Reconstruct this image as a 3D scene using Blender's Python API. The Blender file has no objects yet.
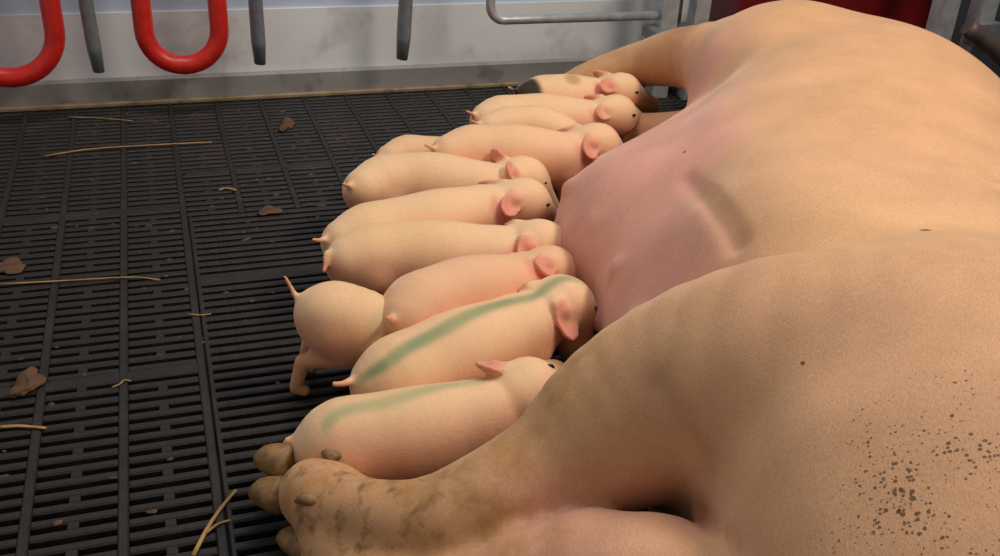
import bpy, math, random
import numpy as np
from mathutils import Matrix, Vector

sc = bpy.context.scene
COL = sc.collection
rng = random.Random(7)

# ------------------------------------------------------------------ camera
CAM_H = 0.9
v1 = np.array([-376., -561.]); v2 = np.array([3184., -354.])
FPX = float(np.sqrt(-(v1 @ v2)))
dY = np.array([*v1, FPX]); dY /= np.linalg.norm(dY)
dX = np.array([*v2, FPX]); dX /= np.linalg.norm(dX)
dZ = np.cross(dX, dY)
RC = np.stack([dX, dY, dZ])            # world = RC @ (right, down, forward)
cd = bpy.data.cameras.new('camera'); cam = bpy.data.objects.new('camera', cd); COL.objects.link(cam)
cd.sensor_width = 36; cd.lens = FPX / 1000 * 36; cd.clip_start = 0.02
M4 = Matrix.Identity(4)
for i in range(3):
    M4[i][0] = RC[i, 0]; M4[i][1] = -RC[i, 1]; M4[i][2] = -RC[i, 2]
M4[2][3] = CAM_H
cam.matrix_world = M4
sc.camera = cam

def P(u, v, z=0.0):
    """point at height z that the photograph shows at pixel u, v"""
    d = RC @ np.array([u - 500., v - 278., FPX]); t = (z - CAM_H) / d[2]
    return d * t + np.array([0, 0, CAM_H])

# ------------------------------------------------------------------ light
w = bpy.data.worlds.new('world'); sc.world = w; w.use_nodes = True
w.node_tree.nodes['Background'].inputs[0].default_value = (1.0, .96, .92, 1)
w.node_tree.nodes['Background'].inputs[1].default_value = .28

def area(name, loc, target, sx, sy, power, col):
    l = bpy.data.lights.new(name, 'AREA'); l.shape = 'RECTANGLE'; l.size = sx; l.size_y = sy
    l.energy = power; l.color = col
    o = bpy.data.objects.new(name, l); COL.objects.link(o); o.location = loc
    o.rotation_euler = (Vector(target) - Vector(loc)).to_track_quat('-Z', 'Y').to_euler()
    return o
area('area_light', (1.75, .85, 2.0), (.7, 1.2, .2), 1.0, .35, 30, (1, .89, .79))
area('area_light', (.5, 1.95, 2.5), (.5, 1.95, 0), 1.4, .3, 20, (.96, .97, 1))  # unseen light, added to brighten the back wall and the piglets' tops
sc.view_settings.view_transform = 'Standard'; sc.view_settings.look = 'None'
sc.view_settings.exposure = 0.0; sc.view_settings.gamma = 1.0
sc.view_settings.use_curve_mapping = False

# ------------------------------------------------------------------ helpers
def lin(r, g, b):
    f = lambda c: (c / 255 / 12.92) if c / 255 <= .04045 else ((c / 255 + .055) / 1.055) ** 2.4
    return (f(r), f(g), f(b))

def new_mat(name):
    m = bpy.data.materials.new(name); m.use_nodes = True
    nt = m.node_tree; b = nt.nodes['Principled BSDF']
    return m, nt, b

def plain(name, col, rough=.5, metal=0.0, vary=.25, scale=12, bump=.0, bscale=60, dirt=None, dirt_amt=0.0, dirt_scale=5):
    m, nt, b = new_mat(name)
    tc = nt.nodes.new('ShaderNodeTexCoord')
    n = nt.nodes.new('ShaderNodeTexNoise'); n.inputs['Scale'].default_value = scale; n.inputs['Detail'].default_value = 6
    nt.links.new(tc.outputs['Object'], n.inputs['Vector'])
    r = nt.nodes.new('ShaderNodeMapRange'); r.inputs[1].default_value = .3; r.inputs[2].default_value = .7
    r.inputs[3].default_value = 1 - vary; r.inputs[4].default_value = 1 + vary
    nt.links.new(n.outputs['Fac'], r.inputs[0])
    mx = nt.nodes.new('ShaderNodeMix'); mx.data_type = 'RGBA'; mx.blend_type = 'MULTIPLY'; mx.inputs[0].default_value = 1
    mx.inputs[6].default_value = (*col, 1)
    nt.links.new(r.outputs[0], mx.inputs[7])
    out = mx.outputs[2]
    if dirt:
        n2 = nt.nodes.new('ShaderNodeTexNoise'); n2.inputs['Scale'].default_value = dirt_scale; n2.inputs['Detail'].default_value = 8
        n2.inputs['Roughness'].default_value = .65
        nt.links.new(tc.outputs['Object'], n2.inputs['Vector'])
        r2 = nt.nodes.new('ShaderNodeMapRange'); r2.inputs[1].default_value = .52; r2.inputs[2].default_value = .72
        r2.inputs[3].default_value = 0; r2.inputs[4].default_value = dirt_amt
        nt.links.new(n2.outputs['Fac'], r2.inputs[0])
        m2 = nt.nodes.new('ShaderNodeMix'); m2.data_type = 'RGBA'
        nt.links.new(r2.outputs[0], m2.inputs[0]); nt.links.new(out, m2.inputs[6]); m2.inputs[7].default_value = (*dirt, 1)
        out = m2.outputs[2]
    nt.links.new(out, b.inputs['Base Color'])
    b.inputs['Roughness'].default_value = rough; b.inputs['Metallic'].default_value = metal
    if bump:
        n3 = nt.nodes.new('ShaderNodeTexNoise'); n3.inputs['Scale'].default_value = bscale; n3.inputs['Detail'].default_value = 4
        nt.links.new(tc.outputs['Object'], n3.inputs['Vector'])
        bp = nt.nodes.new('ShaderNodeBump'); bp.inputs['Strength'].default_value = bump; bp.inputs['Distance'].default_value = .004
        nt.links.new(n3.outputs['Fac'], bp.inputs['Height']); nt.links.new(bp.outputs[0], b.inputs['Normal'])
    return m

def link(name, me, mat=None, parent=None, loc=None):
    o = bpy.data.objects.new(name, me); COL.objects.link(o)
    if mat is not None and not me.materials: me.materials.append(mat)
    if parent is not None: o.parent = parent
    if loc is not None: o.location = loc
    return o

def tag(o, label, cat, group=None):
    o['label'] = label; o['category'] = cat
    if group: o['group'] = group
    return o

def empty(name, loc, rz=0.0):
    o = bpy.data.objects.new(name, None); COL.objects.link(o); o.location = loc; o.rotation_euler = (0, 0, rz)
    o.empty_display_size = .05
    return o

class MB:
    def __init__(s): s.v = []; s.f = []
    def quadbox(s, x0, x1, y0, y1, z0, z1, ch=0.0):
        """box; ch chamfers its top edges"""
        n = len(s.v)
        if ch:
            s.v += [(x0, y0, z0), (x1, y0, z0), (x1, y1, z0), (x0, y1, z0),
                    (x0, y0, z1 - ch), (x1, y0, z1 - ch), (x1, y1, z1 - ch), (x0, y1, z1 - ch),
                    (x0 + ch, y0 + ch, z1), (x1 - ch, y0 + ch, z1), (x1 - ch, y1 - ch, z1), (x0 + ch, y1 - ch, z1)]
            fs = [(3, 2, 1, 0), (8, 9, 10, 11)]
            for i in range(4):
                j = (i + 1) % 4
                fs += [(i, j, j + 4, i + 4), (i + 4, j + 4, j + 8, i + 8)]
        else:
            s.v += [(x0, y0, z0), (x1, y0, z0), (x1, y1, z0), (x0, y1, z0), (x0, y0, z1), (x1, y0, z1), (x1, y1, z1), (x0, y1, z1)]
            fs = [(3, 2, 1, 0), (4, 5, 6, 7), (0, 1, 5, 4), (1, 2, 6, 5), (2, 3, 7, 6), (3, 0, 4, 7)]
        s.f += [tuple(i + n for i in f) for f in fs]
        return s
    def tube(s, pts, r, seg=14, radii=None, flat=1.0):
        pts = [np.array(p, float) for p in pts]; n0 = len(s.v); up = np.array([0.31, 0.17, .93])
        m = len(pts); prev = None
        for i, p in enumerate(pts):
            t = pts[min(i + 1, m - 1)] - pts[max(i - 1, 0)]; t /= np.linalg.norm(t)
            if prev is None:
                a = np.cross(t, up)
                if np.linalg.norm(a) < 1e-3: a = np.cross(t, (1, 0, 0))
            else: a = prev - t * (prev @ t)
            a /= np.linalg.norm(a); prev = a; b = np.cross(t, a)
            rr = radii[i] if radii is not None else r
            for k in range(seg):
                q = 2 * math.pi * k / seg
                s.v.append(tuple(p + rr * (a * math.cos(q) + flat * b * math.sin(q))))
        for i in range(m - 1):
            for k in range(seg):
                k2 = (k + 1) % seg
                s.f.append((n0 + i * seg + k, n0 + i * seg + k2, n0 + (i + 1) * seg + k2, n0 + (i + 1) * seg + k))
        s.f.append(tuple(n0 + k for k in range(seg))[::-1])
        s.f.append(tuple(n0 + (m - 1) * seg + k for k in range(seg)))
        return s
    def mesh(s, name, smooth=False):
        me = bpy.data.meshes.new(name); me.from_pydata(s.v, [], s.f); me.update()
        if smooth:
            me.polygons.foreach_set('use_smooth', [len(p.vertices) <= 4 for p in me.polygons])
        return me
    def build(s, name, mat, parent=None, smooth=False, loc=None):
        return link(name, s.mesh(name, smooth), mat, parent, loc)

def arc(c, r, a0, a1, n, ax, ay):
    c, ax, ay = map(np.array, (c, ax, ay))
    return [c + r * (ax * math.cos(a0 + (a1 - a0) * i / n) + ay * math.sin(a0 + (a1 - a0) * i / n)) for i in range(n + 1)]

# ------------------------------------------------------------------ signed distance modelling (continuous bodies)
class Field:
    def __init__(s, lo, hi, h):
        s.h = h; s.lo = np.array(lo, np.float32)
        s.n = np.ceil((np.array(hi) - np.array(lo)) / h).astype(int) + 1
        s.D = np.full(s.n, 1.0, np.float32)
        s.ax = [(s.lo[i] + np.arange(s.n[i]) * h).astype(np.float32) for i in range(3)]
    def region(s, lo, hi, pad):
        a = np.clip(np.floor((np.array(lo) - pad - s.lo) / s.h).astype(int), 0, s.n)
        b = np.clip(np.ceil((np.array(hi) + pad - s.lo) / s.h).astype(int) + 1, 0, s.n)
        sl = tuple(slice(a[i], b[i]) for i in range(3))
        X = s.ax[0][sl[0]][:, None, None]; Y = s.ax[1][sl[1]][None, :, None]; Z = s.ax[2][sl[2]][None, None, :]
        return sl, X, Y, Z
    def put(s, sl, d, k, sub=False):
        A = s.D[sl]
        if sub:
            h = np.clip(.5 - .5 * (A + d) / k, 0, 1)
            s.D[sl] = A + (-d - A) * h + k * h * (1 - h)
        else:
            h = np.clip(.5 + .5 * (d - A) / k, 0, 1)
            s.D[sl] = d + (A - d) * h - k * h * (1 - h)
    def cone(s, a, b, ra, rb, k, sub=False):
        a = np.array(a, np.float32); b = np.array(b, np.float32); R = max(ra, rb)
        sl, X, Y, Z = s.region(np.minimum(a, b) - R, np.maximum(a, b) + R, k + 2.5 * s.h)
        if 0 in s.D[sl].shape: return
        s.put(sl, s._cone(a, b, ra, rb, X, Y, Z), k, sub)
    def _cone(s, a, b, ra, rb, X, Y, Z):
        e = b - a; L = float(e @ e) + 1e-12
        px, py, pz = X - a[0], Y - a[1], Z - a[2]
        t = np.clip((px * e[0] + py * e[1] + pz * e[2]) / L, 0, 1)
        return np.sqrt((px - t * e[0]) ** 2 + (py - t * e[1]) ** 2 + (pz - t * e[2]) ** 2) - (ra + (rb - ra) * t)
    def chain(s, pts, rad, k, sub=False):
        """a smooth tube through points, one blend with the rest"""
        pts = np.array(pts, np.float32); rad = np.array(rad); R = rad.max()
        sl, X, Y, Z = s.region(pts.min(0) - R, pts.max(0) + R, k + 2.5 * s.h)
        if 0 in s.D[sl].shape: return
        d = None
        for i in range(len(pts) - 1):
            c = s._cone(pts[i], pts[i + 1], rad[i], rad[i + 1], X, Y, Z)
            d = c if d is None else np.minimum(d, c)
        s.put(sl, d, k, sub)
    def ellip(s, c, r, k, axes=None, sub=False):
        c = np.array(c, np.float32); r = np.array(r, np.float32); R = r.max()
        A = np.eye(3) if axes is None else np.array(axes)
        sl, X, Y, Z = s.region(c - R, c + R, k + 2.5 * s.h)
        if 0 in s.D[sl].shape: return
        x, y, z = X - c[0], Y - c[1], Z - c[2]
        k0 = 0; k1 = 0
        for i in range(3):
            q = (x * A[i][0] + y * A[i][1] + z * A[i][2])
            k0 = k0 + (q / r[i]) ** 2; k1 = k1 + (q / r[i] ** 2) ** 2
        k0 = np.sqrt(k0); k1 = np.sqrt(k1) + 1e-6
        s.put(sl, k0 * (k0 - 1) / k1, k, sub)
    def leaf(s, o, e, wv, nn, L, W, th, curl, k):
        """ear flap: pointed, its edges curled towards nn"""
        o = np.array(o, np.float32); c = o + e * L * .5
        sl, X, Y, Z = s.region(c - L * .75, c + L * .75, k + 2.5 * s.h)
        if 0 in s.D[sl].shape: return
        x, y, z = X - o[0], Y - o[1], Z - o[2]
        a = (x * e[0] + y * e[1] + z * e[2]) / L; b = x * wv[0] + y * wv[1] + z * wv[2]; q = x * nn[0] + y * nn[1] + z * nn[2]
        ac = np.clip(a, 0, 1)
        wd = W * (.62 + .9 * ac - .35 * ac * ac) * np.sqrt(np.clip(1 - ac ** 2.4, 0, 1))
        d = np.maximum(np.abs(q - curl * b * b + .006 * np.sin(ac * 3.1)) - th, np.maximum(np.abs(b) - wd, np.maximum(-a, a - 1) * L))
        s.put(sl, d, k)
    def loft(s, secs, k, p=2.0):
        """sections along x: (x, cy, cz, ry, rz)"""
        S = np.array(secs); xs = s.ax[0]
        xd = np.linspace(S[0, 0], S[-1, 0], 400); ker = np.hanning(41); ker /= ker.sum()
        tab = []
        for j in range(1, 5):
            yv = np.interp(xd, S[:, 0], S[:, j])
            yp = np.concatenate([np.full(20, yv[0]), yv, np.full(20, yv[-1])])
            tab.append(np.interp(xs, xd, np.convolve(yp, ker, 'valid')))
        cy, cz, ry, rz = [t.astype(np.float32)[:, None, None] for t in tab]
        Y = s.ax[1][None, :, None]; Z = s.ax[2][None, None, :]
        q = (np.abs((Y - cy) / ry) ** p + np.abs((Z - cz) / rz) ** p) ** (1 / p)
        d = (q - 1) * np.minimum(ry, rz)
        over = np.maximum(np.maximum(S[0, 0] - xs, xs - S[-1, 0]), -1).astype(np.float32)[:, None, None]
        d = np.maximum(d, over)
        s.put((slice(None),) * 3, d, k)
    def mesh(s, name, smooth=2):
        D = s.D; h = s.h
        D = D.copy(); D[D == 0] = 1e-6
        for ax in range(3):
            i0 = [slice(None)] * 3; i0[ax] = 0; D[tuple(i0)] = np.maximum(D[tuple(i0)], 1e-3)
            i0[ax] = -1; D[tuple(i0)] = np.maximum(D[tuple(i0)], 1e-3)
        neg = D < 0
        nx, ny, nz = D.shape
        cnt = np.zeros((nx - 1, ny - 1, nz - 1), np.int8)
        for dx in (0, 1):
            for dy in (0, 1):
                for dz in (0, 1):
                    cnt += neg[dx:nx - 1 + dx, dy:ny - 1 + dy, dz:nz - 1 + dz]
        act = (cnt > 0) & (cnt < 8)
        I = np.argwhere(act)
        idx = np.full(act.shape, -1, np.int64); idx[act] = np.arange(len(I))
        acc = np.zeros((len(I), 3)); num = np.zeros(len(I))
        corners = [(x, y, z) for x in (0, 1) for y in (0, 1) for z in (0, 1)]
        vals = {c: D[I[:, 0] + c[0], I[:, 1] + c[1], I[:, 2] + c[2]] for c in corners}
        for c in corners:
            for ax in range(3):
                if c[ax] == 0:
                    c2 = list(c); c2[ax] = 1; c2 = tuple(c2)
                    a, b = vals[c], vals[c2]; m = (a < 0) != (b < 0)
                    t = np.where(m, a / np.where(m, a - b, 1), 0)
                    p = np.array(c, float)[None, :].repeat(len(I), 0); p[:, ax] = t
                    acc[m] += p[m]; num[m] += 1
        V = (I + acc / num[:, None]) * h + s.lo
        quads = []
        for ax in range(3):
            b, c = (ax + 1) % 3, (ax + 2) % 3
            s0 = [slice(1, -1)] * 3; s1 = [slice(1, -1)] * 3; s0[ax] = slice(0, -1); s1[ax] = slice(1, None)
            n0, n1 = neg[tuple(s0)], neg[tuple(s1)]
            E = np.argwhere(n0 != n1); flip = n0[tuple(E.T)]
            off = np.ones(3, int); off[ax] = 0; E = E + off
            def at(db, dc):
                q = E.copy(); q[:, b] -= db; q[:, c] -= dc
                return idx[q[:, 0], q[:, 1], q[:, 2]]
            Q = np.stack([at(1, 1), at(0, 1), at(0, 0), at(1, 0)], 1)
            Q[~flip] = Q[~flip][:, ::-1]
            quads.append(Q)
        Q = np.concatenate(quads)
        for it in range(smooth):
            lam = .5
            S = np.zeros_like(V); N = np.zeros(len(V))
            for i in range(4):
                a, b = Q[:, i], Q[:, (i + 1) % 4]
                np.add.at(S, a, V[b]); np.add.at(N, a, 1); np.add.at(S, b, V[a]); np.add.at(N, b, 1)
            V = V + lam * (S / N[:, None] - V)
        me = bpy.data.meshes.new(name)
        me.vertices.add(len(V)); me.vertices.foreach_set('co', V.astype(np.float32).ravel())
        me.loops.add(len(Q) * 4); me.loops.foreach_set('vertex_index', Q.astype(np.int32).ravel())
        me.polygons.add(len(Q)); me.polygons.foreach_set('loop_start', np.arange(len(Q), dtype=np.int32) * 4)
        me.polygons.foreach_set('use_smooth', np.ones(len(Q), bool))
        me.update(calc_edges=True); me.validate()
        return me, V

def set_col(me, name, rgb):
    a = me.color_attributes.new(name, 'FLOAT_COLOR', 'POINT')
    d = np.ones((len(rgb), 4), np.float32); d[:, :3] = rgb
    a.data.foreach_set('color', d.ravel())

def nrm(v):
    v = np.array(v, float); return v / np.linalg.norm(v)

def crspline(pts, n):
    """Catmull-Rom through rows of pts"""
    p = np.array(pts, float); p = np.vstack([2 * p[0] - p[1], p, 2 * p[-1] - p[-2]]); out = []
    m = len(p) - 3
    for i in range(n):
        t = i / (n - 1) * m; j = min(int(t), m - 1); t -= j
        a, b, c, d = p[j:j + 4]
        out.append(.5 * (2 * b + (c - a) * t + (2 * a - 5 * b + 4 * c - d) * t * t + (3 * b - a - 3 * c + d) * t ** 3))
    return np.array(out)

def sstep(a, b, x): 
    t = np.clip((x - a) / (b - a), 0, 1); return t * t * (3 - 2 * t)

# ------------------------------------------------------------------ materials
def skin_mat(name, bump, hair_scale, sheen, speck=False, fine=.1, sss=.0, stretch=(1, 6, 6), mott=.1):
    m, nt, b = new_mat(name); N = nt.nodes; Lk = nt.links
    ca = N.new('ShaderNodeVertexColor'); ca.layer_name = 'col'
    tc = N.new('ShaderNodeTexCoord')
    n1 = N.new('ShaderNodeTexNoise'); n1.inputs['Scale'].default_value = 9; n1.inputs['Detail'].default_value = 5
    Lk.new(tc.outputs['Object'], n1.inputs['Vector'])
    mp = N.new('ShaderNodeMapping'); mp.inputs['Scale'].default_value = stretch
    Lk.new(tc.outputs['Object'], mp.inputs['Vector'])
    n2 = N.new('ShaderNodeTexNoise'); n2.inputs['Scale'].default_value = hair_scale; n2.inputs['Detail'].default_value = 3
    n2.inputs['Distortion'].default_value = .6
    Lk.new(mp.outputs[0], n2.inputs['Vector'])
    r1 = N.new('ShaderNodeMapRange'); r1.inputs[1].default_value = .3; r1.inputs[2].default_value = .7; r1.inputs[3].default_value = 1 - mott; r1.inputs[4].default_value = 1 + mott
    Lk.new(n1.outputs['Fac'], r1.inputs[0])
    r2 = N.new('ShaderNodeMapRange'); r2.inputs[1].default_value = .3; r2.inputs[2].default_value = .7; r2.inputs[3].default_value = 1 - fine; r2.inputs[4].default_value = 1 + fine
    Lk.new(n2.outputs['Fac'], r2.inputs[0])
    ml = N.new('ShaderNodeMath'); ml.operation = 'MULTIPLY'; Lk.new(r1.outputs[0], ml.inputs[0]); Lk.new(r2.outputs[0], ml.inputs[1])
    mx = N.new('ShaderNodeMix'); mx.data_type = 'RGBA'; mx.blend_type = 'MULTIPLY'; mx.inputs[0].default_value = 1
    Lk.new(ca.outputs['Color'], mx.inputs[6]); Lk.new(ml.outputs[0], mx.inputs[7])
    out = mx.outputs[2]
    if speck:
        ms = N.new('ShaderNodeVertexColor'); ms.layer_name = 'mask'
        sep = N.new('ShaderNodeSeparateColor'); Lk.new(ms.outputs['Color'], sep.inputs[0])
        # dark dried specks on the ham, dung stains on the legs
        for (scale, ch, thr, colr) in ((260, 0, .42, lin(70, 52, 36)), (150, 0, .27, lin(66, 50, 36)), (62, 0, .15, lin(70, 56, 42))):
            vo = N.new('ShaderNodeTexVoronoi'); vo.inputs['Scale'].default_value = scale; vo.inputs['Randomness'].default_value = 1
            dn = N.new('ShaderNodeTexNoise'); dn.inputs['Scale'].default_value = scale * 1.5
            Lk.new(tc.outputs['Object'], dn.inputs['Vector'])
            ad = N.new('ShaderNodeMix'); ad.data_type = 'RGBA'; ad.blend_type = 'ADD'; ad.inputs[0].default_value = .7 / scale
            Lk.new(tc.outputs['Object'], ad.inputs[6]); Lk.new(dn.outputs['Color'], ad.inputs[7]); ad.clamp_result = False
            Lk.new(ad.outputs[2], vo.inputs['Vector'])
            cl = N.new('ShaderNodeTexNoise'); cl.inputs['Scale'].default_value = 14; cl.inputs['Detail'].default_value = 4
            Lk.new(tc.outputs['Object'], cl.inputs['Vector'])
            # radius threshold = thr * mask * (cluster noise * random per cell)
            sc2 = N.new('ShaderNodeSeparateColor'); Lk.new(vo.outputs['Color'], sc2.inputs[0])
            pw = N.new('ShaderNodeMath'); pw.operation = 'POWER'; Lk.new(sc2.outputs[0], pw.inputs[0]); pw.inputs[1].default_value = 1.7
            cr = N.new('ShaderNodeMapRange'); cr.inputs[1].default_value = .36; cr.inputs[2].default_value = .62; Lk.new(cl.outputs['Fac'], cr.inputs[0])
            a1 = N.new('ShaderNodeMath'); a1.operation = 'MULTIPLY'; Lk.new(pw.outputs[0], a1.inputs[0]); Lk.new(cr.outputs[0], a1.inputs[1])
            a2 = N.new('ShaderNodeMath'); a2.operation = 'MULTIPLY'; Lk.new(a1.outputs[0], a2.inputs[0]); Lk.new(sep.outputs[ch], a2.inputs[1])
            a3 = N.new('ShaderNodeMath'); a3.operation = 'MULTIPLY'; Lk.new(a2.outputs[0], a3.inputs[0]); a3.inputs[1].default_value = thr * 2
            df = N.new('ShaderNodeMath'); df.operation = 'SUBTRACT'; Lk.new(a3.outputs[0], df.inputs[0]); Lk.new(vo.outputs['Distance'], df.inputs[1])
            st = N.new('ShaderNodeMapRange'); st.inputs[1].default_value = -.03; st.inputs[2].default_value = .1; st.inputs[4].default_value = .8
            Lk.new(df.outputs[0], st.inputs[0])
            m3 = N.new('ShaderNodeMix'); m3.data_type = 'RGBA'; Lk.new(st.outputs[0], m3.inputs[0]); Lk.new(out, m3.inputs[6]); m3.inputs[7].default_value = (*colr, 1)
            out = m3.outputs[2]
        for (scale, ch, lo, hi, amt, colr) in ((16, 1, .46, .66, .75, lin(172, 124, 64)), (38, 2, .5, .66, .8, lin(122, 88, 50))):
            n = N.new('ShaderNodeTexNoise'); n.inputs['Scale'].default_value = scale; n.inputs['Detail'].default_value = 6; n.inputs['Roughness'].default_value = .6
            Lk.new(tc.outputs['Object'], n.inputs['Vector'])
            st = N.new('ShaderNodeMapRange'); st.inputs[1].default_value = lo; st.inputs[2].default_value = hi; st.inputs[4].default_value = amt
            Lk.new(n.outputs['Fac'], st.inputs[0])
            a2 = N.new('ShaderNodeMath'); a2.operation = 'MULTIPLY'; Lk.new(st.outputs[0], a2.inputs[0]); Lk.new(sep.outputs[ch], a2.inputs[1])
            m3 = N.new('ShaderNodeMix'); m3.data_type = 'RGBA'; Lk.new(a2.outputs[0], m3.inputs[0]); Lk.new(out, m3.inputs[6]); m3.inputs[7].default_value = (*colr, 1)
            out = m3.outputs[2]
    for (px, py, pz, rr) in ((.318, -.149, .431, .0035), (.639, .238, .218, .003), (.05, -.004, .392, .0013), (.16, .03, .41, .002), (.75, .13, .33, .002)) if speck else ():
        vd = N.new('ShaderNodeVectorMath'); vd.operation = 'DISTANCE'; Lk.new(tc.outputs['Object'], vd.inputs[0]); vd.inputs[1].default_value = (px, py, pz)
        st = N.new('ShaderNodeMapRange'); st.inputs[1].default_value = rr * 2.2; st.inputs[2].default_value = rr * 1.2; st.inputs[4].default_value = .85; Lk.new(vd.outputs['Value'], st.inputs[0])
        m3 = N.new('ShaderNodeMix'); m3.data_type = 'RGBA'; Lk.new(st.outputs[0], m3.inputs[0]); Lk.new(out, m3.inputs[6]); m3.inputs[7].default_value = (*lin(60, 40, 32), 1)
        out = m3.outputs[2]
    Lk.new(out, b.inputs['Base Color'])
    bp = N.new('ShaderNodeBump'); bp.inputs['Strength'].default_value = bump; bp.inputs['Distance'].default_value = .003
    Lk.new(n2.outputs['Fac'], bp.inputs['Height']); Lk.new(bp.outputs[0], b.inputs['Normal'])
    b.inputs['Roughness'].default_value = .62
    b.inputs['Specular IOR Level'].default_value = .25
    b.inputs['Sheen Weight'].default_value = sheen; b.inputs['Sheen Roughness'].default_value = .35
    b.inputs['Sheen Tint'].default_value = (1, .9, .75, 1)
    if sss:
        b.inputs['Subsurface Weight'].default_value = sss
        b.inputs['Subsurface Radius'].default_value = (1, .35, .2); b.inputs['Subsurface Scale'].default_value = .012
    return m

M = {}
M['piglet'] = skin_mat('piglet_skin', .18, 90, .5, sss=.15, stretch=(2, 2, 2), mott=.03, fine=.03)
M['sow'] = skin_mat('sow_skin', .22, 110, .3, speck=True, sss=.08, stretch=(2, 7, 7), mott=.11, fine=.14)
M['eye'] = plain('eye_dark', (.01, .008, .007), .15, vary=.1)
M['hoof'] = plain('hoof_horn', lin(132, 98, 58), .55, vary=.35, scale=60, bump=.4, bscale=120, dirt=lin(176, 134, 78), dirt_amt=.8, dirt_scale=40)
M['plastic'] = plain('floor_plastic', lin(28, 24, 21), .6, vary=.4, scale=30, bump=.3, bscale=180, dirt=lin(62, 43, 29), dirt_amt=.85, dirt_scale=6)
M['pit'] = plain('pit_dark', lin(14, 12, 10), .6, vary=.3)
M['wall'] = plain('wall_panel', lin(230, 230, 228), .45, vary=.07, scale=4, dirt=lin(140, 120, 95), dirt_amt=.5, dirt_scale=6)
M['wallblue'] = plain('wall_upper', lin(196, 212, 228), .45, vary=.05, scale=4)
M['kick'] = plain('kick_strip', lin(150, 147, 142), .5, vary=.12, scale=8, dirt=lin(84, 62, 42), dirt_amt=.7, dirt_scale=9)
M['seal'] = plain('edge_strip', lin(150, 128, 98), .6, vary=.25, scale=20, dirt=lin(70, 48, 30), dirt_amt=.8, dirt_scale=16)
M['red'] = plain('red_paint', lin(206, 38, 28), .35, vary=.12, scale=14, dirt=lin(110, 30, 18), dirt_amt=.6, dirt_scale=18)
M['redpl'] = plain('red_plastic', lin(112, 14, 18), .4, vary=.15)
M['steel'] = plain('galvanised_steel', lin(176, 178, 178), .38, metal=.35, vary=.2, scale=30, dirt=lin(90, 78, 62), dirt_amt=.4, dirt_scale=12)
M['grey'] = plain('worn_steel', lin(128, 131, 134), .42, metal=.3, vary=.25, scale=25)
M['rust'] = plain('rusty_tube', lin(96, 82, 76), .55, metal=.4, vary=.3, scale=20)
M['darkwall'] = plain('dark_board', lin(62, 64, 68), .55, vary=.12, scale=3)
M['straw'] = plain('straw', lin(170, 130, 74), .6, vary=.25, scale=40)
M['crumb'] = plain('crumb', lin(88, 64, 40), .85, vary=.6, scale=9)
M['dung'] = plain('dung', lin(92, 62, 36), .8, vary=.4, scale=50, bump=.8, bscale=90)

# ------------------------------------------------------------------ setting: slatted floor
PITCH = .0258; RIB = .117; RX0 = .008; WALL_Y = 2.735
def struct(o): o['kind'] = 'structure'; return o
X0, X1 = RX0 - 6 * RIB, RX0 + 22 * RIB
YA, YB = -.35, WALL_Y + .02
fl = MB()
# support beams that carry the slats, under everything
for yb in np.arange(YA, YB, .4): fl.quadbox(X0, X1, yb, yb + .03, -.07, -.024)
floor = struct(fl.build('floor', M['plastic']))
floor['label'] = 'black plastic slatted pen floor'
pit = MB().quadbox(X0, X1, YA, YB, -.34, -.30)
struct(pit.build('pit_bottom', M['pit']))['label'] = 'dark slurry pit below the slats'

def xs_ok(i, y):   # long-slot panel (no ribs) between rib 0 and rib +3, nearer than y = 1.97
    return not (0 < i < 3 and y < 1.97)
rib_meshes = {}
def rib(i, y0, y1):
    x = RX0 + i * RIB
    MB().quadbox(-.0065, .0065, y0, y1, -.024, .0015, .002).build('rib', M['plastic'], floor, loc=(x, 0, 0))
for i in range(-6, 23):
    if 0 < i < 3: rib(i, 1.97, YB)
    elif i == 0:
        rib(i, YA, YB); MB().quadbox(.0085, .0165, YA, 1.97, -.024, .0, .002).build('rib', M['plastic'], floor, loc=(RX0, 0, 0))
    else: rib(i, YA, YB)
W = .0142   # slat width
def slat_mesh(name, x0, x1, tab):
    b = MB().quadbox(x0, x1, -W / 2, W / 2, -.022, 0, .0025)
    for t in ([] if not tab else [(x0 + x1) / 2 - .0015]):
        b.quadbox(t - .007, t + .007, W / 2 - .001, PITCH - W / 2 + .001, -.022, -.0006, .001)
    return b.mesh(name)
half = RIB / 2 - .0055
SM = {0: slat_mesh('slat', -half, half, False), 1: slat_mesh('slat', -half, half, True),
      2: slat_mesh('slat', .012 - RIB * 1.5, RIB * 1.5 - .0055, False)}
for me in SM.values(): me.materials.append(M['plastic'])
def solid_row(j): return j % 16 == 7     # a wider closed bar every sixteen slats
cells = []
ny = int((YB - YA) / PITCH)
for j in range(ny):
    y = YA + (j + .5) * PITCH
    for i in range(-6, 22):
        if 0 <= i < 3 and y < 1.97:
            if i == 1: cells.append((RX0 + 1.5 * RIB, y, 2, j))
            continue
        cells.append((RX0 + (i + .5) * RIB, y, 1 if (j + i) % 2 == 0 else 0, j))
def proj(x, y, z=0):
    c = RC.T @ (np.array([x, y, z]) - np.array([0, 0, CAM_H])); return 500 + FPX * c[0] / c[2], 278 + FPX * c[1] / c[2], c[2]
def in_view(c):
    u, v, d = proj(c[0], c[1])
    if not (-40 < u < 640 and 60 < v < 580) or d < 0: return False
    # hidden below sow and piglets
    if v > 110 and u > 600: return False
    if c[2] != 2 and u > 330 and v > 230: return False
    return True
vis = sorted([c for c in cells if in_view(c)], key=lambda c: proj(c[0], c[1])[2])
ind = set(id(c) for c in vis[:292])
rest = MB()
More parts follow.
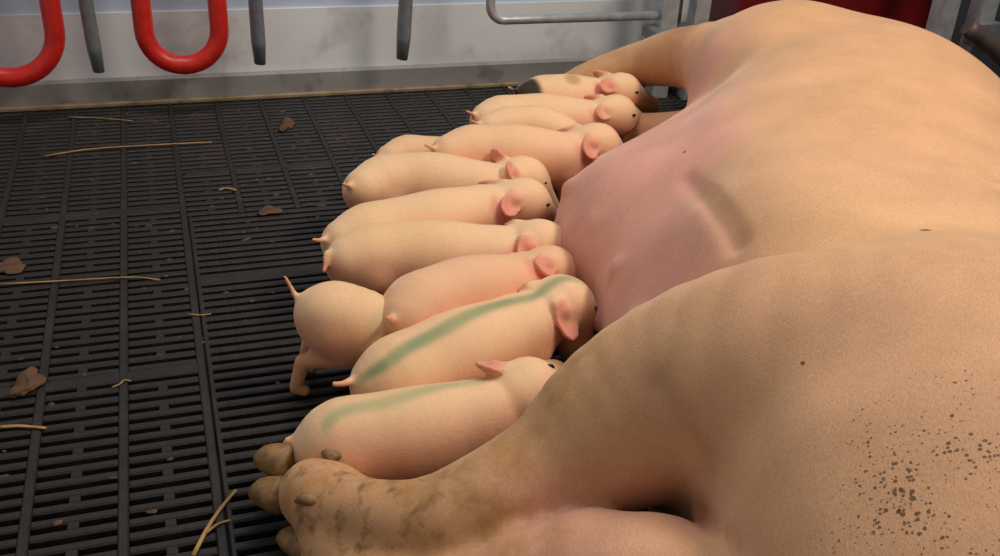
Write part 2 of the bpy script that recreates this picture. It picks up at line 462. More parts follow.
for c in cells:
    x, y, t, j = c
    if id(c) in ind:
        link('slat', SM[t], None, floor, (x, y, 0))
    else:
        src = SM[t]; n = len(rest.v)
        if proj(x, y)[2] < .15: continue
        rest.v += [(v.co.x + x, v.co.y + y, v.co.z) for v in src.vertices]
        rest.f += [tuple(k + n for k in p.vertices) for p in src.polygons]
so = rest.build('slat_field', M['plastic'], floor); so['kind'] = 'stuff'
# closed cross bands of the panels
for yb in (1.69, 2.21, 1.17 - .52):
    MB().quadbox(RX0 + .014, RX0 + 3 * RIB, yb - .014, yb + .014, -.022, .0006, .002).build('cross_band', M['plastic'], floor)
for yb in (1.395, 2.02, .78):
    MB().quadbox(X0, RX0, yb - .013, yb + .013, -.022, .0006, .002).build('cross_band', M['plastic'], floor)

# ------------------------------------------------------------------ setting: walls
wl = struct(MB().quadbox(-1.2, 2.47, WALL_Y, WALL_Y + .03, -.02, .235).build('wall_back', M['wall']))
wl['label'] = 'pale grey plastic pen wall behind the piglets'
wu = MB().quadbox(-1.2, 2.47, WALL_Y + .006, WALL_Y + .03, .235, .95).build('upper_panel', M['wallblue'], wl)
bs = struct(MB().quadbox(-1.2, 2.47, WALL_Y - .02, WALL_Y, .0, .068, .006).build('baseboard_back', M['kick']))
bs['label'] = 'darker grey kick strip along the foot of the wall'
struct(MB().quadbox(-1.2, 2.47, WALL_Y - .036, WALL_Y - .02, .0, .010, .003).build('trim_1', M['seal']))['label'] = 'dirty tan edge strip where floor meets wall'
wr = struct(MB().quadbox(2.47, 2.51, -.3, WALL_Y + .03, -.02, .95).build('wall_right', M['darkwall']))
wr['label'] = 'dark grey boarding behind the steel posts'

# ------------------------------------------------------------------ pen hardware
RAILZ = .80
ro = empty('hanging_rail', (0, 2.6, 0))
tag(ro, 'galvanised rail on two posts carrying the red bows and grey hooks', 'rail')
MB().tube([(-1.15, 0, RAILZ), (1.47, 0, RAILZ)], .02, 16).build('rail_tube', M['steel'], ro, True)
for x in (-1.1, 1.425): MB().tube([(x, 0, 0), (x, 0, RAILZ)], .02, 16).build('post', M['steel'], ro, True)

def bow(x0, x1, zb, r, label):
    R = (x1 - x0) / 2; c = ((x0 + x1) / 2, 0, zb + R)
    pts = [(x0, 0, RAILZ - .02)] + [(x0, 0, zb + R + .2)] + list(arc(c, R, math.pi, 2 * math.pi, 18, (1, 0, 0), (0, 0, 1))) + [(x1, 0, zb + R + .2), (x1, 0, RAILZ - .02)]
    t = empty('red_bow', (0, 2.6, 0)); tag(t, label, 'bar', 'red bows on the hanging rail')
    MB().tube(pts, r, 18).build('bent_tube', M['red'], t, True)
    for x in (x0, x1): MB().quadbox(x - .03, x + .03, -.028, .028, RAILZ - .03, RAILZ + .03, .004).build('clamp', M['grey'], t)
bow(-.035, .145, .132, .0235, 'bright red U shaped tube, the whole bow seen against the wall')
bow(-.46, -.238, .118, .0235, 'bright red bent tube cut off by the left picture edge')
def hook(x, zb, lean, label):
    t = empty('steel_hook', (x, 2.6, 0)); tag(t, label, 'hook', 'grey hooks on the hanging rail')
    MB().tube([(0, 0, RAILZ), (0, 0, zb + .2), (-lean * .6, .0, zb + .06), (-lean, 0, zb)], .02, 14,
              radii=[.021, .022, .023, .018], flat=.7).build('finger', M['grey'], t, True)
    MB().quadbox(-.022, .022, -.026, .026, RAILZ - .03, RAILZ + .03, .004).build('clamp', M['steel'], t)
hook(-.160, .125, -.008, 'grey steel hook hanging between the two red bows')
hook(.238, .128, -.002, 'grey steel hook hanging just right of the whole red bow')
hook(.628, .125, .012, 'lone grey steel hook hanging above the piglets, farthest from red')

g = empty('tube_gate', (0, 2.55, 0)); tag(g, 'galvanised gate of bent round tube and square posts behind the foreleg', 'gate')
z0 = .235
pts = [(.845, 0, .75), (.845, 0, z0 + .045)] + list(arc((.885, 0, z0 + .04), .04, math.pi, 1.5 * math.pi, 8, (1, 0, 0), (0, 0, 1))) + [(1.345, 0, z0)]
MB().tube(pts, .0125, 14).build('bent_tube', M['steel'], g, True)
MB().quadbox(1.345, 1.395, -.025, .025, 0, .8).build('post', M['steel'], g)
MB().quadbox(1.43, 1.475, -.06, -.015, 0, .8).build('post', M['steel'], g)
MB().quadbox(1.32, 1.50, -.07, .04, .17, .205, .006).build('bracket', M['grey'], g)
MB().tube([(.845, 0, .75), (1.36, 0, .75)], .0125, 14).build('top_tube', M['steel'], g, True)

ft = empty('feed_trough', (2.0, 2.5, 0)); tag(ft, 'dark red plastic feed trough half hidden behind the sow', 'trough')
b = MB(); b.quadbox(-.44, .24, -.02, .0, .0, .36); b.quadbox(-.44, .24, .16, .18, .0, .30); b.quadbox(-.44, -.42, 0, .16, 0, .30); b.quadbox(.22, .24, 0, .16, 0, .30); b.quadbox(-.42, .22, 0, .16, .04, .06)
b.build('basin', M['redpl'], ft)
MB().quadbox(-.46, .26, -.04, -.02, .325, .37, .004).build('rim', M['darkwall'], ft)
MB().quadbox(-.46, .26, .18, .20, .325, .37, .004).build('rim', M['darkwall'], ft)

def post(x, y, wd, h, label):
    t = empty('steel_post', (x, y, 0)); tag(t, label, 'post', 'steel posts beside the trough')
    MB().quadbox(-wd / 2, wd / 2, -wd / 2, wd / 2, 0, h).build('upright', M['steel'], t)
    MB().quadbox(-wd / 2 - .025, wd / 2 + .025, -wd / 2 - .025, wd / 2 + .025, 0, .008).build('foot_plate', M['steel'], t)
post(2.02, 2.2, .05, .85, 'square steel post standing right beside the red trough')
post(2.15, 2.2, .05, .85, 'square steel post nearest the dark wall, tube fixed to it')
t = empty('brace_tube', (2.15, 2.15, 0)); tag(t, 'brown grey round tube sloping down from a steel post to the right', 'tube')
MB().tube([(-.085, .0, .285), (-.07, -.005, .275), (.0, -.02, .235), (.12, -.05, .14), (.27, -.1, .0)], .0235, 16).build('tube', M['rust'], t, True)
MB().quadbox(-.06, .03, -.01, .026, .23, .29).build('bracket', M['grey'], t)

# ------------------------------------------------------------------ the sow
SO = (.52, .62); SA = math.radians(60)
def build_sow():
    root = empty('sow', (SO[0], SO[1], 0), SA)
    tag(root, 'large pale sow lying on her side, udder turned to the suckling piglets', 'pig')
    F = Field((-.52, -.52, .0), (2.36, .72, .56), .0075)
    F.loft([(-.44, -.16, .20, .04, .04), (-.38, -.18, .20, .14, .13), (-.25, -.21, .205, .21, .185), (-.05, -.22, .205, .26, .205),
            (.15, -.21, .20, .30, .215), (.36, -.20, .195, .295, .228), (.55, -.18, .20, .325, .232), (.8, -.165, .205, .34, .235),
            (1.05, -.195, .21, .325, .24), (1.28, -.215, .21, .30, .24), (1.45, -.185, .21, .27, .228), (1.62, -.12, .195, .205, .185),
            (1.71, -.09, .185, .165, .17), (1.82, -.06, .17, .135, .15), (1.91, -.04, .15, .09, .1), (1.99, -.02, .13, .06, .065), (2.04, -.01, .125, .05, .055)], .02, p=2.15)
    # udder
    UD = np.array([(.26, .05, .12, .10), (.48, .085, .12, .115), (.68, .122, .125, .130), (.86, .20, .125, .142), (1.06, .155, .125, .125), (1.32, .05, .14, .10)])
    F.chain(crspline(UD[:, :3], 14), np.interp(np.linspace(0, 5, 14), range(6), UD[:, 3]), .10)
    # flank bulge in front of the thigh
    F.ellip((.46, -.05, .27), (.14, .10, .115), .13)
    # teats
    for i in range(7):
        x = .42 + i * .145; yb = np.interp(x, [.26, .48, .68, .86, 1.06, 1.32], [.15, .20, .252, .342, .28, .15])
        for zz, dy in ((.10, 0), (.20, -.03)):
            F.cone((x, yb + dy - .02, zz), (x + .005, yb + dy + .014, zz - .004), .016, .009, .025)
    # lower hind leg
    F.chain(crspline([(-.12, .0, .14, .125), (-.02, .14, .11, .098), (-.045, .32, .064, .056), (.0, .41, .05, .043), (.055, .48, .042, .040)], 12)[:, :3],
            np.interp(np.linspace(0, 4, 12), range(5), [.125, .098, .056, .043, .04]), .03)
    # ham, thigh and upper hind leg: one mass that folds over the flank
    T = F; F = Field((-.52, -.52, .0), (2.36, .72, .56), .0075)
    F.ellip((.0, -.225, .245), (.31, .27, .21), .05)
    F.chain(crspline([(.15, -.22, .29), (.16, -.13, .295), (.168, -.03, .285), (.19, .08, .25), (.165, .16, .205), (.12, .232, .155), (.05, .345, .112), (.065, .445, .086), (.11, .525, .065)], 24),
            np.interp(np.linspace(0, 8, 24), range(9), [.175, .172, .152, .12, .10, .072, .053, .043, .044]), .05)
    # dewclaw bumps and toe joint of the upper foot
    F.ellip((.09, .50, .075), (.045, .05, .04), .02)
    # fold between thigh and lower leg
    F.chain([(.097, .124, .314), (.075, .108, .292), (.055, .082, .262), (.03, .06, .25)], [.001, .003, .004, .004], .03, sub=True)
    kk = (.016 + (.10 * sstep(.0, -.22, T.ax[1]))[None, :] + (.05 * sstep(.1, -.05, T.ax[0]))[:, None] * sstep(.06, -.02, T.ax[1])[None, :])[:, :, None].astype(np.float32)
    T.put((slice(None),) * 3, F.D, kk); F = T
    # groin folds
    for a, b2 in (((.05, .065, .19), (-.09, .04, .268)), ((.05, .078, .16), (-.11, .062, .235))):
        F.cone(a, b2, .003, .004, .018, sub=True)
    # flank crease
    F.chain([(.66, .125, .322), (.60, .108, .332), (.538, .088, .344), (.48, .078, .355), (.42, .066, .363), (.37, .05, .358)], [.0005, .001, .002, .003, .003, .003], .025, sub=True)
    # upper foreleg
    F.ellip((1.40, -.05, .28), (.17, .16, .155), .08)
    F.chain(crspline([(1.44, .02, .28), (1.56, .13, .265), (1.655, .25, .215), (1.665, .40, .145), (1.65, .50, .075), (1.66, .57, .045)], 16),
            np.interp(np.linspace(0, 5, 16), range(6), [.12, .075, .052, .045, .034, .036]), .05)
    # lower foreleg
    F.chain([(1.42, .06, .10), (1.52, .22, .07), (1.56, .36, .05), (1.62, .50, .04)], [.10, .06, .045, .036], .04)
    # head: jaw, snout disc, ears
    F.ellip((1.79, -.05, .18), (.15, .13, .14), .05)
    F.cone((2.0, -.015, .125), (2.03, -.01, .125), .056, .056, .02)
    F.ellip((1.75, -.17, .27), (.06, .10, .012), .015, axes=[nrm((.5, .2, .84)), nrm((-.3, -.9, .2)), nrm((-.8, .2, .5))])
    # tail
    F.chain([(-.43, -.12, .24), (-.46, -.15, .2), (-.47, -.16, .13)], [.022, .015, .009], .02)
    # slight sag and lumps so nothing is a perfect ellipsoid
    X = F.ax[0][:, None, None]; Y = F.ax[1][None, :, None]; Z = F.ax[2][None, None, :]
    F.D += (.004 * np.sin(7.1 * X + 2.3 * np.sin(5 * Y)) * np.cos(9 * Y + 4 * Z) + .0018 * np.sin(23 * X + 8 * Z) * np.sin(19 * Y - 7 * X)).astype(np.float32)
    me, V = F.mesh('body', 2)
    x, y, z = V.T
    base = np.array(lin(212, 163, 122)); pink = np.array(lin(218, 156, 138)); tan = np.array(lin(202, 152, 106)); dpink = np.array(lin(186, 112, 98)); yel = np.array(lin(210, 172, 112))
    c = np.tile(base, (len(V), 1))
    def mixc(c, col, f): return c + (col - c) * f[:, None]
    wob = .03 * np.sin(9 * x + 4 * y) + .02 * np.sin(21 * x - 13 * y)
    c = mixc(c, tan, sstep(.4, .8, x) * sstep(.06, -.1, y + wob) * .55)
    ud = sstep(.26, .36, x) * sstep(1.48, 1.3, x) * sstep(.01, .12, y + wob + .25 * (.3 - z))
    c = mixc(c, pink, ud * .9)
    c = mixc(c, dpink, ud * sstep(.18, .07, z) * .6)
    c = mixc(c, dpink, sstep(1.2, 1.36, x) * sstep(1.62, 1.45, x) * sstep(.1, .2, y) * .35)
    leg = sstep(.14, .26, y) * sstep(.3, .22, x)
    c = mixc(c, tan, leg * .8)
    groin = sstep(.12, .02, x) * sstep(.27, .16, z) * sstep(.34, .2, y)
    c = mixc(c, pink, groin * .6)
    c = mixc(c, yel, sstep(.15, .3, x) * sstep(.5, .38, x) * sstep(.06, -.05, y) * .2)
    fl_ = sstep(1.45, 1.55, x) * sstep(.08, .16, y); c = mixc(c, tan, fl_ * .6)
    c = mixc(c, np.array(lin(150, 96, 60)), sstep(1.5, 1.56, x) * sstep(1.7, 1.6, x) * sstep(.06, .12, y) * sstep(.26, .14, y) * .55)  # armpit shade, painted as a brown patch into the skin colour
    set_col(me, 'col', c)
    mk = np.zeros((len(V), 3))
    mk[:, 0] = sstep(.08, -.12, x - .25 * y) * sstep(.03, -.12, y) * 1.0 + .15 * sstep(.3, .0, x)
    mk[:, 0] = np.clip(mk[:, 0], 0, 1)
    mk[:, 1] = np.clip(leg + .5 * fl_ + .25 * sstep(.05, .2, x) * sstep(.35, .25, x), 0, 1)
    mk[:, 1] = np.maximum(mk[:, 1], .9 * np.exp(-((x - .53) / .06) ** 2 - ((y + .28) / .035) ** 2))
    mk[:, 2] = np.clip(sstep(.26, .5, y) * sstep(.3, .2, x) + .5 * sstep(.2, .3, y) * sstep(.22, .12, z) * sstep(.3, .2, x), 0, 1)
    set_col(me, 'mask', mk)
    link('body', me, M['sow'], root)
    # hooves: two claws and two dewclaws on each hind foot, claws on the front feet
    def claw(p, d, up, L, r):
        p, d, up = np.array(p), nrm(d), np.array(up, float)
        pts = crspline([p - d * L * .3, p, p + d * L * .55 - up * .002, p + d * L - up * .010], 8)
        MB().tube(pts, r, 12, radii=[r * .75, r, r * 1.05, r * 1.0, r * .92, r * .78, r * .55, r * .22], flat=.82).build('hoof', M['hoof'], root, True)
    for off, r in (((.022, .012, .012), .027), ((-.022, .0, -.004), .027)):
        claw(np.array((.125, .565, .062)) + off, (.25, 1, -.12), (0, 0, 1), .045, r)
    claw((.06, .50, .10), (-.3, .8, .35), (0, 0, 1), .026, .011); claw((.135, .505, .105), (.5, .8, .2), (0, 0, 1), .026, .011)
    for off in ((.018, .0, .0), (-.022, -.006, -.008)):
        claw(np.array((.075, .515, .042)) + off, (.45, 1, -.15), (0, 0, 1), .052, .024)
    for px, py, pz in ((1.66, .585, .042), (1.63, .52, .036)):
        for s in (-1, 1): claw((px + s * .02, py, pz), (.1 * s, 1, -.2), (0, 0, 1), .055, .022)
    return root
build_sow()

# ------------------------------------------------------------------ the piglets
def build_piglet(label, axis, scale=1.0, roll=0.0, ear_roll=0.0, ear=(-.6, .6, -.2), stripe=None, spot=None, tail=(-.03, .02, .03), stand=False, tone=0.0, earlen=1.0, dirt=.5, blend_head=0.0, legs=True):
    """axis: rump, hip, mid, shoulder, neck, head, snout as (u, v, z)"""
    A = np.array([P(*a) for a in axis])
    base = np.array([A[2, 0], A[2, 1], 0.0]); A = A - base
    S = scale
    RAD = np.array([.047, .060, .063, .054, .044, .047, .028]) * S
    n = 26
    sp = crspline(A, n); rd = np.interp(np.linspace(0, 6, n), range(7), RAD)
    # round the muzzle down to a blunt snout
    tang = np.gradient(sp, axis=0); tang /= np.linalg.norm(tang, axis=1)[:, None]
    up = np.tile(np.array([0, 0, 1.0]), (n, 1)); up = up - tang * (up * tang).sum(1)[:, None]; up /= np.linalg.norm(up, axis=1)[:, None]
    right = np.cross(tang, up)
    up, right = up * math.cos(roll) - right * math.sin(roll), right * math.cos(roll) + up * math.sin(roll)
    lo = sp.min(0) - .11; hi = sp.max(0) + .11; lo[2] = -.003; hi[2] = sp[:, 2].max() + .1
    F = Field(lo, hi, .0031)
    F.chain(sp, rd, .01)
    ih, ish, ihd = 4, 13, 21
    # belly and shoulders are deeper than they are wide
    F.ellip(sp[9] - up[9] * .012 * S, (.095 * S, .056 * S, .062 * S), .03, axes=[tang[9], right[9], up[9]])
    for s in (-1, 1):
        c = sp[ih] + right[ih] * s * .024 * S - up[ih] * .012 * S
        F.ellip(c, (.052 * S, .034 * S, .05 * S), .025, axes=[nrm(tang[ih] + .3 * up[ih]), right[ih], nrm(up[ih] - .3 * tang[ih])])
        c = sp[ish] + right[ish] * s * .026 * S - up[ish] * .012 * S
        F.ellip(c, (.035 * S, .026 * S, .045 * S), .025, axes=[tang[ish], right[ish], up[ish]])
        if legs:
            # hind leg: stifle forward, hock back, foot down
            hz = sp[ih][2]
            h0 = sp[ih] + right[ih] * s * .034 * S - np.array([0, 0, .02 * S]); fw = nrm(tang[ih] * (1, 1, 0))
            kn = h0 + fw * .018 * S - np.array([0, 0, hz * .28]); hk = h0 - fw * .03 * S; hk[2] = max(.35 * hz, .03)
            ft = hk + fw * .008 * S; ft[2] = .012; toe = ft + fw * .016 * S; toe[2] = .009
            if stand:
                hk = h0 - fw * .045; hk[2] = .06; ft = hk - fw * .012 + right[ih] * s * .004; ft[2] = .014; toe = ft + fw * .014; toe[2] = .010
            F.chain([h0, kn, hk, ft, toe], np.array([.036, .024, .0145, .0115, .0105]) * S, .014)
            f0 = sp[ish] + right[ish] * s * .03 * S - np.array([0, 0, .025 * S]); fz = sp[ish][2]
            kn = f0 + fw * .004; kn[2] = max(.42 * fz, .03); ft = kn + fw * .004; ft[2] = .012; toe = ft + fw * .014; toe[2] = .009
            F.chain([f0, kn, ft, toe], np.array([.027, .016, .012, .0105]) * S, .012)
    # head: forehead, cheeks, snout disc
    hd, d, u, r = sp[ihd], tang[ihd], up[ihd], right[ihd]
    F.ellip(hd - d * .004 + u * .004, (.047 * S, .043 * S, .045 * S), .02, axes=[d, r, u])
    for s in (-1, 1): F.ellip(hd + r * s * .018 * S - u * .014 * S - d * .004, (.03 * S, .022 * S, .026 * S), .02, axes=[d, r, u])
    sn, sd = sp[-1], tang[-1]
    F.cone(sn - sd * .012, sn + sd * .010, .021 * S, .0205 * S, .008)
    ears = []
    ed_ = nrm((A[5] - A[3]) * (1, 1, .3)); eu = np.array([0, 0, 1.]); eu = nrm(eu - ed_ * (eu @ ed_)); er = np.cross(ed_, eu)
    rr_ = roll + ear_roll; eu, er = eu * math.cos(rr_) - er * math.sin(rr_), er * math.cos(rr_) + eu * math.sin(rr_)
    for s in (-1, 1):
        # ear flap: leaf shaped, cupped
        eb = hd + eu * .036 * S + er * s * .029 * S - ed_ * .033 * S
        e = nrm(ed_ * ear[0] + er * s * ear[1] + eu * ear[2])
        nn = er * s * .7 + eu * .6 + ed_ * .3; nn = nrm(nn - e * (nn @ e)); wv = np.cross(e, nn)
        LL = .062 * S * earlen
        F.leaf(eb - e * .004, e, wv, nn, LL, .025 * S, .0036, 12.0 / S, .005)
        ec = eb + e * LL * .5
        F.cone(eb - u * .006, eb + e * .012, .014 * S, .011 * S, .012)
        ears.append((ec, LL * .5, e, eb))
    # tail
    t0 = sp[0] - tang[0] * RAD[0] * .82 + up[0] * RAD[0] * .45
    bk, ru = -tang[0], right[0]
    tail = tuple(.6 * q for q in tail)
    tl = [t0 + bk * 0, t0 + bk * .007 + up[0] * .004, t0 + bk * (.011 - tail[0] * .3) + ru * tail[1] * .6 + up[0] * tail[2] * .5, t0 + bk * (.013 - tail[0]) + ru * tail[1] + up[0] * tail[2]]
    F.chain(crspline(tl, 8), np.linspace(.0066, .0038, 8) * S, .008)
    # skin creases behind the neck and along the flank
    sg = F
    X = F.ax[0][:, None, None]; Y = F.ax[1][None, :, None]; Z = F.ax[2][None, None, :]
    ph = (X * tang[10][0] + Y * tang[10][1]) * 520
    g = np.exp(-(((X - sp[10][0]) ** 2 + (Y - sp[10][1]) ** 2) / .05 ** 2))
    F.D += (.00045 * np.sin(ph) * g).astype(np.float32)
    me, V = F.mesh('body', 3)
    # ---- colouring
    n0 = n; n = 90; sp = crspline(A, n); tang = np.gradient(sp, axis=0); tang /= np.linalg.norm(tang, axis=1)[:, None]
    up = np.tile(np.array([0, 0, 1.0]), (n, 1)); up = up - tang * (up * tang).sum(1)[:, None]; up /= np.linalg.norm(up, axis=1)[:, None]
    right = np.cross(tang, up); up, right = up * math.cos(roll) - right * math.sin(roll), right * math.cos(roll) + up * math.sin(roll)
    D2 = ((V[:, None, :].astype(np.float32) - sp[None].astype(np.float32)) ** 2).sum(2); near = D2.argmin(1); t = near / (n - 1); step = np.linalg.norm(np.diff(sp, axis=0), axis=1).mean()
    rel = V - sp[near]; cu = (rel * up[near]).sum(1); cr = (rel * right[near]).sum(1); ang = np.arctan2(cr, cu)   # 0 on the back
    # continuous position along the body
    tt = t + ((rel * tang[near]).sum(1)) / (step * (n - 1))
    cream = np.array(lin(236, 194, 150)); pinkc = np.array(lin(222, 148, 116)); earc = np.array(lin(222, 140, 120)); stain = np.array(lin(170, 122, 78)); yel = np.array(lin(232, 190, 134))
    c = np.tile(cream, (len(V), 1))
    def mixc(c, col, f): return c + (col - c) * np.clip(f, 0, 1)[:, None]
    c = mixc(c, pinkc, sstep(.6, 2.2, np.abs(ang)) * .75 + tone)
    c = mixc(c, yel, .5 * sstep(.25, .05, np.abs(tt - .2)) * sstep(1.2, .3, np.abs(ang)) * dirt)
    ef = np.zeros(len(V))
    for ec, LL, e, eb in ears:
        dd = np.linalg.norm(V - ec, axis=1); ef = np.maximum(ef, sstep(LL * 1.35, LL * 1.0, dd))
    ef *= sstep(.047 * S, .058 * S, np.linalg.norm(rel, axis=1))
    c = mixc(c, earc, ef * .85)
    c = mixc(c, stain, sstep(.82, .96, tt) * .85 * (1 - ef))
    tc = np.linalg.norm(V - t0, axis=1); c = mixc(c, pinkc, sstep(.02, .0, np.linalg.norm(V - np.array(tl[-1]), axis=1) - .015) * .8)
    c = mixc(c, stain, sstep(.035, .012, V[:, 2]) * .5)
    if stripe:
        col, t0s, t1s, a0s, a1s, wd, amt = stripe
        f = np.clip((tt - t0s) / (t1s - t0s), 0, 1)
        wob = .09 * np.sin(tt * 9 + 1) + .04 * np.sin(tt * 23 + 1)
        dist = np.abs(ang - (a0s + (a1s - a0s) * f) - wob) * .055 * S
        msk = sstep(wd * 1.5, wd * .4, dist) * sstep(t0s - .02, t0s + .04, tt) * sstep(t1s + .03, t1s - .02, tt)
        msk *= .9 + .1 * np.sin(tt * 31 + ang * 5)
        c = mixc(c, np.array(lin(*col)), msk * amt)
    for q in (spot or []):
        ts, as_, rt, ra, col, amt = q
        dd = np.sqrt(((tt - ts) / rt) ** 2 + ((ang - as_) / ra) ** 2)
        c = mixc(c, np.array(lin(*col)), sstep(1.15, .75, dd) * amt)
    ed = np.empty(len(me.edges) * 2, np.int32); me.edges.foreach_get('vertices', ed); ed = ed.reshape(-1, 2)
    deg = np.bincount(ed.ravel(), minlength=len(V))[:, None]
    for _ in range(5):
        acc = np.zeros_like(c); np.add.at(acc, ed[:, 0], c[ed[:, 1]]); np.add.at(acc, ed[:, 1], c[ed[:, 0]])
        c = .4 * c + .6 * acc / np.maximum(deg, 1)
    set_col(me, 'col', c)
    root = empty('piglet', tuple(base)); tag(root, label, 'piglet', 'piglets suckling at the sow')
    link('body', me, M['piglet'], root)
    for s in (-1, 1):
        q = nrm(ed_ * .62 + er * s * .74 + eu * .22); p = hd.copy()
        for _ in range(80):                                   # walk out to the skin
            ii = np.clip(np.round((p - F.lo) / F.h).astype(int), 0, F.n - 1)
            if F.D[tuple(ii)] > 0: break
            p = p + q * .001
        sl = nrm(np.cross(q, eu) + .25 * eu * s)              # the lids slope towards the snout
        p = p - q * .0012
        MB().tube([p - sl * .0075, p - sl * .004, p, p + sl * .004, p + sl * .0075], .004, 8, radii=[.0008, .0028, .0036, .0028, .0008]).build('eye', M['eye'], root, True)
    return root

GREEN = (112, 142, 98)
def ax(z, *uv):
    zs = z if isinstance(z, (list, tuple)) else [z] * 7
    return [(u, v, q) for (u, v), q in zip(uv, zs)]
PIGS = [
    dict(label='farthest piglet, white with a black patch on its rump, beside the sow\'s foreleg', scale=.86,
         axis=ax([0.15, 0.15, 0.15, 0.15, 0.155, 0.165, 0.105], (530, 98), (544, 97), (565, 98), (587, 97), (601, 94), (622, 92), (650, 106)),
         spot=[(-.05, 0, .10, 3.4, (14, 12, 11), .97), (.36, .3, .05, .4, (176, 134, 84), .7)], ear=(-.65, .6, .0)),
    dict(label='piglet just in front of the black patched one, pink ear showing', scale=.9,
         axis=ax([0.13, 0.13, 0.13, 0.13, 0.135, 0.14, 0.08], (488, 121), (503, 119), (540, 119), (580, 120), (595, 118), (616, 115), (640, 124))),
    dict(label='small low piglet with only its back showing, third from the wall', scale=.78,
         axis=ax([0.14, 0.14, 0.14, 0.13, 0.12, 0.11, 0.05], (492, 130), (508, 128), (536, 129), (560, 135), (572, 140), (588, 146), (606, 156))),
    dict(label='piglet with a drooping pink ear and its face clear of the others', scale=.98,
         axis=ax([0.14, 0.14, 0.14, 0.135, 0.14, 0.145, 0.085], (452, 156), (474, 153), (515, 155), (558, 157), (574, 152), (597, 147), (622, 162)), tone=.15, ear=(-.5, .6, -.35)),
    dict(label='piglet buried between two others, only its narrow back and tail showing', scale=.78,
         axis=ax([0.1, 0.1, 0.095, 0.08, 0.07, 0.065, 0.035], (392, 161), (410, 157), (450, 162), (485, 171), (502, 176), (524, 180), (545, 190)), tone=.2),
    dict(label='pale piglet with upright ear tip, sixth from the wall', scale=.98,
         axis=ax([0.115, 0.115, 0.115, 0.115, 0.12, 0.12, 0.06], (366, 191), (388, 184), (430, 184), (480, 188), (500, 186), (524, 182), (546, 206)), ear=(-.5, .5, .4), earlen=.72),
    dict(label='piglet with a large open pink ear and a dark eye showing', scale=.94,
         axis=ax([0.105, 0.11, 0.115, 0.115, 0.12, 0.12, 0.06], (346, 243), (372, 234), (430, 224), (480, 212), (500, 207), (525, 204), (551, 224)), ear=(-.65, .6, -.2), earlen=1.1),
    dict(label='long yellowish piglet above the small standing one, ear folded down', scale=1.0,
         axis=ax([0.1, 0.1, 0.1, 0.1, 0.105, 0.11, 0.05], (352, 262), (376, 258), (430, 257), (490, 256), (515, 251), (541, 249), (566, 274)), dirt=1.3, ear=(-.1, .7, -.45), tail=(-.01, .03, -.03)),
    dict(label='smooth pink unmarked piglet behind the green striped one', scale=1.0, tone=.28, dirt=0,
         roll=.3, axis=ax([0.125, 0.125, 0.12, 0.11, 0.105, 0.1, 0.04], (410, 320), (424, 309), (466, 297), (510, 287), (528, 281), (550, 276), (574, 288)), ear=(-.75, .6, .0)),
    dict(label='piglet with a bold green stripe along its whole back', scale=1.04, tone=-.1,
         axis=ax([0.085, 0.09, 0.095, 0.1, 0.105, 0.11, 0.05], (384, 384), (405, 376), (455, 356), (515, 331), (537, 320), (562, 309), (577, 348)),
         stripe=(GREEN, -.10, .82, .4, -.1, .011, .85), ear=(.0, .6, -.7)),
    dict(label='nearest piglet, faint green stripe, lying against the sow\'s hind leg', scale=.98,
         axis=ax([0.08, 0.085, 0.085, 0.09, 0.1, 0.105, 0.045], (327, 447), (348, 441), (405, 436), (475, 418), (503, 407), (528, 394), (553, 377)),
         stripe=((150, 165, 115), .0, .62, .75, .1, .010, .7), roll=.38, ear_roll=.75, ear=(-.8, .35, .2), earlen=.75, tail=(-.02, -.01, -.03)),
    dict(label='small piglet standing with tail up and hind legs on the slats', scale=.82, stand=True,
         axis=ax([0.13, 0.128, 0.11, 0.085, 0.07, 0.055, 0.035], (320, 312), (335, 315), (362, 325), (384, 335), (396, 339), (410, 342), (428, 344)),
         stripe=((176, 182, 130), .3, .36, 1.5, 1.0, .03, .5), tail=(-.02, -.01, .05)),
]
for d in PIGS: build_piglet(**d)

# ------------------------------------------------------------------ litter on the floor
def stalk(label, pts, r=.0024, lift=.004):
    W3 = [P(u, v, lift) for u, v in pts]; base = W3[0] * (1, 1, 0)
    cv = crspline([p - base for p in W3], 8)
    o = MB().tube(cv, r, 7, radii=[r * (1.0 - .25 * (i / 7)) for i in range(8)], flat=.6).build('straw_stalk', M['straw'], None, True, tuple(base))
    tag(o, label, 'straw', 'straw on the slats')
stalk('long straw stalk lying near the red bows', [(45, 156), (90, 149), (150, 145), (212, 142)], .0028)
stalk('long thin straw stalk reaching in from the left edge', [(0, 284), (60, 281), (130, 277), (160, 280)])
stalk('short flat straw stub at the left picture edge', [(0, 427), (20, 426), (46, 428)], .004)
stalk('bent straw at the bottom of the picture, longer of two', [(193, 556), (208, 527), (222, 507), (236, 490)], .003)
stalk('short straw crossing the bent one at the bottom', [(206, 533), (218, 524), (231, 520)], .0022)
stalk('tiny curled straw bit on a rib in the middle of the floor', [(112, 387), (120, 384), (124, 380), (131, 381)], .0018)
stalk('pale straw chip on the slats left of the piglets', [(219, 190), (226, 188), (236, 190)], .003)
stalk('tiny straw bit by the long slots, nearest the standing piglet', [(189, 314), (200, 315), (211, 314)], .0018)
stalk('dull faint straw close to the wall', [(68, 117), (100, 118), (133, 121)], .0022)

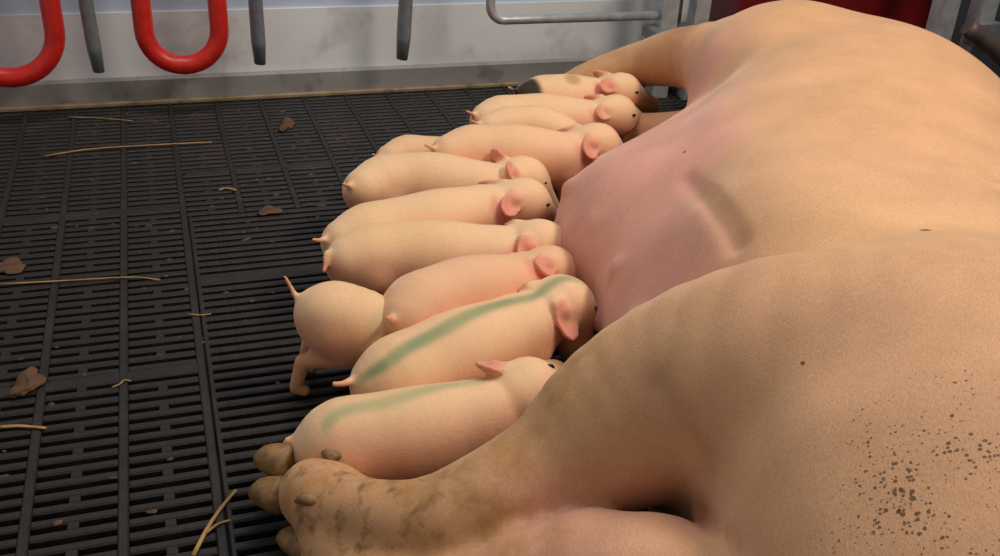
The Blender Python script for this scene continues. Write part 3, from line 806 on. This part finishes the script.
def clump(label, u, v, sx, sy, sz, seed, rz=0.0):
    r = random.Random(seed); p = P(u, v, 0)
    nu, nv = 30, 14; b = MB()
    ph = [r.uniform(0, 6.28) for _ in range(6)]
    for j in range(nv + 1):
        th = math.pi * j / nv
        for i in range(nu):
            q = 2 * math.pi * i / nu
            k = 1 + .22 * math.sin(3 * q + ph[0]) * math.sin(th) + .10 * math.sin(5 * q + ph[1] + 2 * th) + .08 * math.sin(9 * q + ph[3]) * math.sin(4 * th + ph[4]) + .07 * math.sin(7 * th + ph[2] + q)
            x, y = k * math.sin(th) * math.cos(q) * sx, k * math.sin(th) * math.sin(q) * sy
            b.v.append((x * math.cos(rz) - y * math.sin(rz), x * math.sin(rz) + y * math.cos(rz), max(-.001, sz * (.5 + .6 * math.cos(th) * k))))
    for j in range(nv):
        for i in range(nu):
            b.f.append((j * nu + i, (j + 1) * nu + i, (j + 1) * nu + (i + 1) % nu, j * nu + (i + 1) % nu))
    o = b.build('dung_clump', M['dung'], None, True, (p[0], p[1], .001)); tag(o, label, 'dung', 'dung on the slats')
clump('largest brown dung clump, on the slats near the left edge', 28, 386, .019, .035, .012, 3, -.25)
clump('flat brown smear of dung at the left edge below the thin straw', 8, 268, .03, .03, .004, 5)
clump('brown dung flake on the slats below the whole red bow', 287, 126, .016, .05, .008, 8, -.3)
clump('small crumbly dung patch left of the middle piglets', 270, 212, .024, .02, .005, 11)
clump('lone dark dung lump stuck at the foot of the wall', 479, 79, .022, .014, .022, 14)

# crumbs of dung and bedding scattered over the slats: too many and too small to count
cb = MB(); r2 = random.Random(21)
for k in range(260):
    for _ in range(20):
        x = r2.uniform(-.5, .75); y = r2.uniform(.95, 2.65)
        if r2.random() < .25 + .75 * math.exp(-((x - .2) / .18) ** 2 - ((y - 1.95) / .3) ** 2): break
    q = r2.uniform(.002, .0055); a = r2.uniform(0, 6.28); n = len(cb.v); h = q * r2.uniform(.4, .9)
    for i in range(5):
        b = a + i * 6.283 / 5; k2 = q * r2.uniform(.6, 1.4); cb.v.append((x + k2 * 1.5 * math.cos(b), y + k2 * math.sin(b), -.0005))
    cb.v.append((x, y, h)); cb.f += [(n + i, n + (i + 1) % 5, n + 5) for i in range(5)]; cb.f.append(tuple(n + i for i in range(5))[::-1])
co = cb.build('dung_crumbs', M['crumb']); co['kind'] = 'stuff'; tag(co, 'scattered brown crumbs of dung and bedding on the dark slats', 'crumbs')
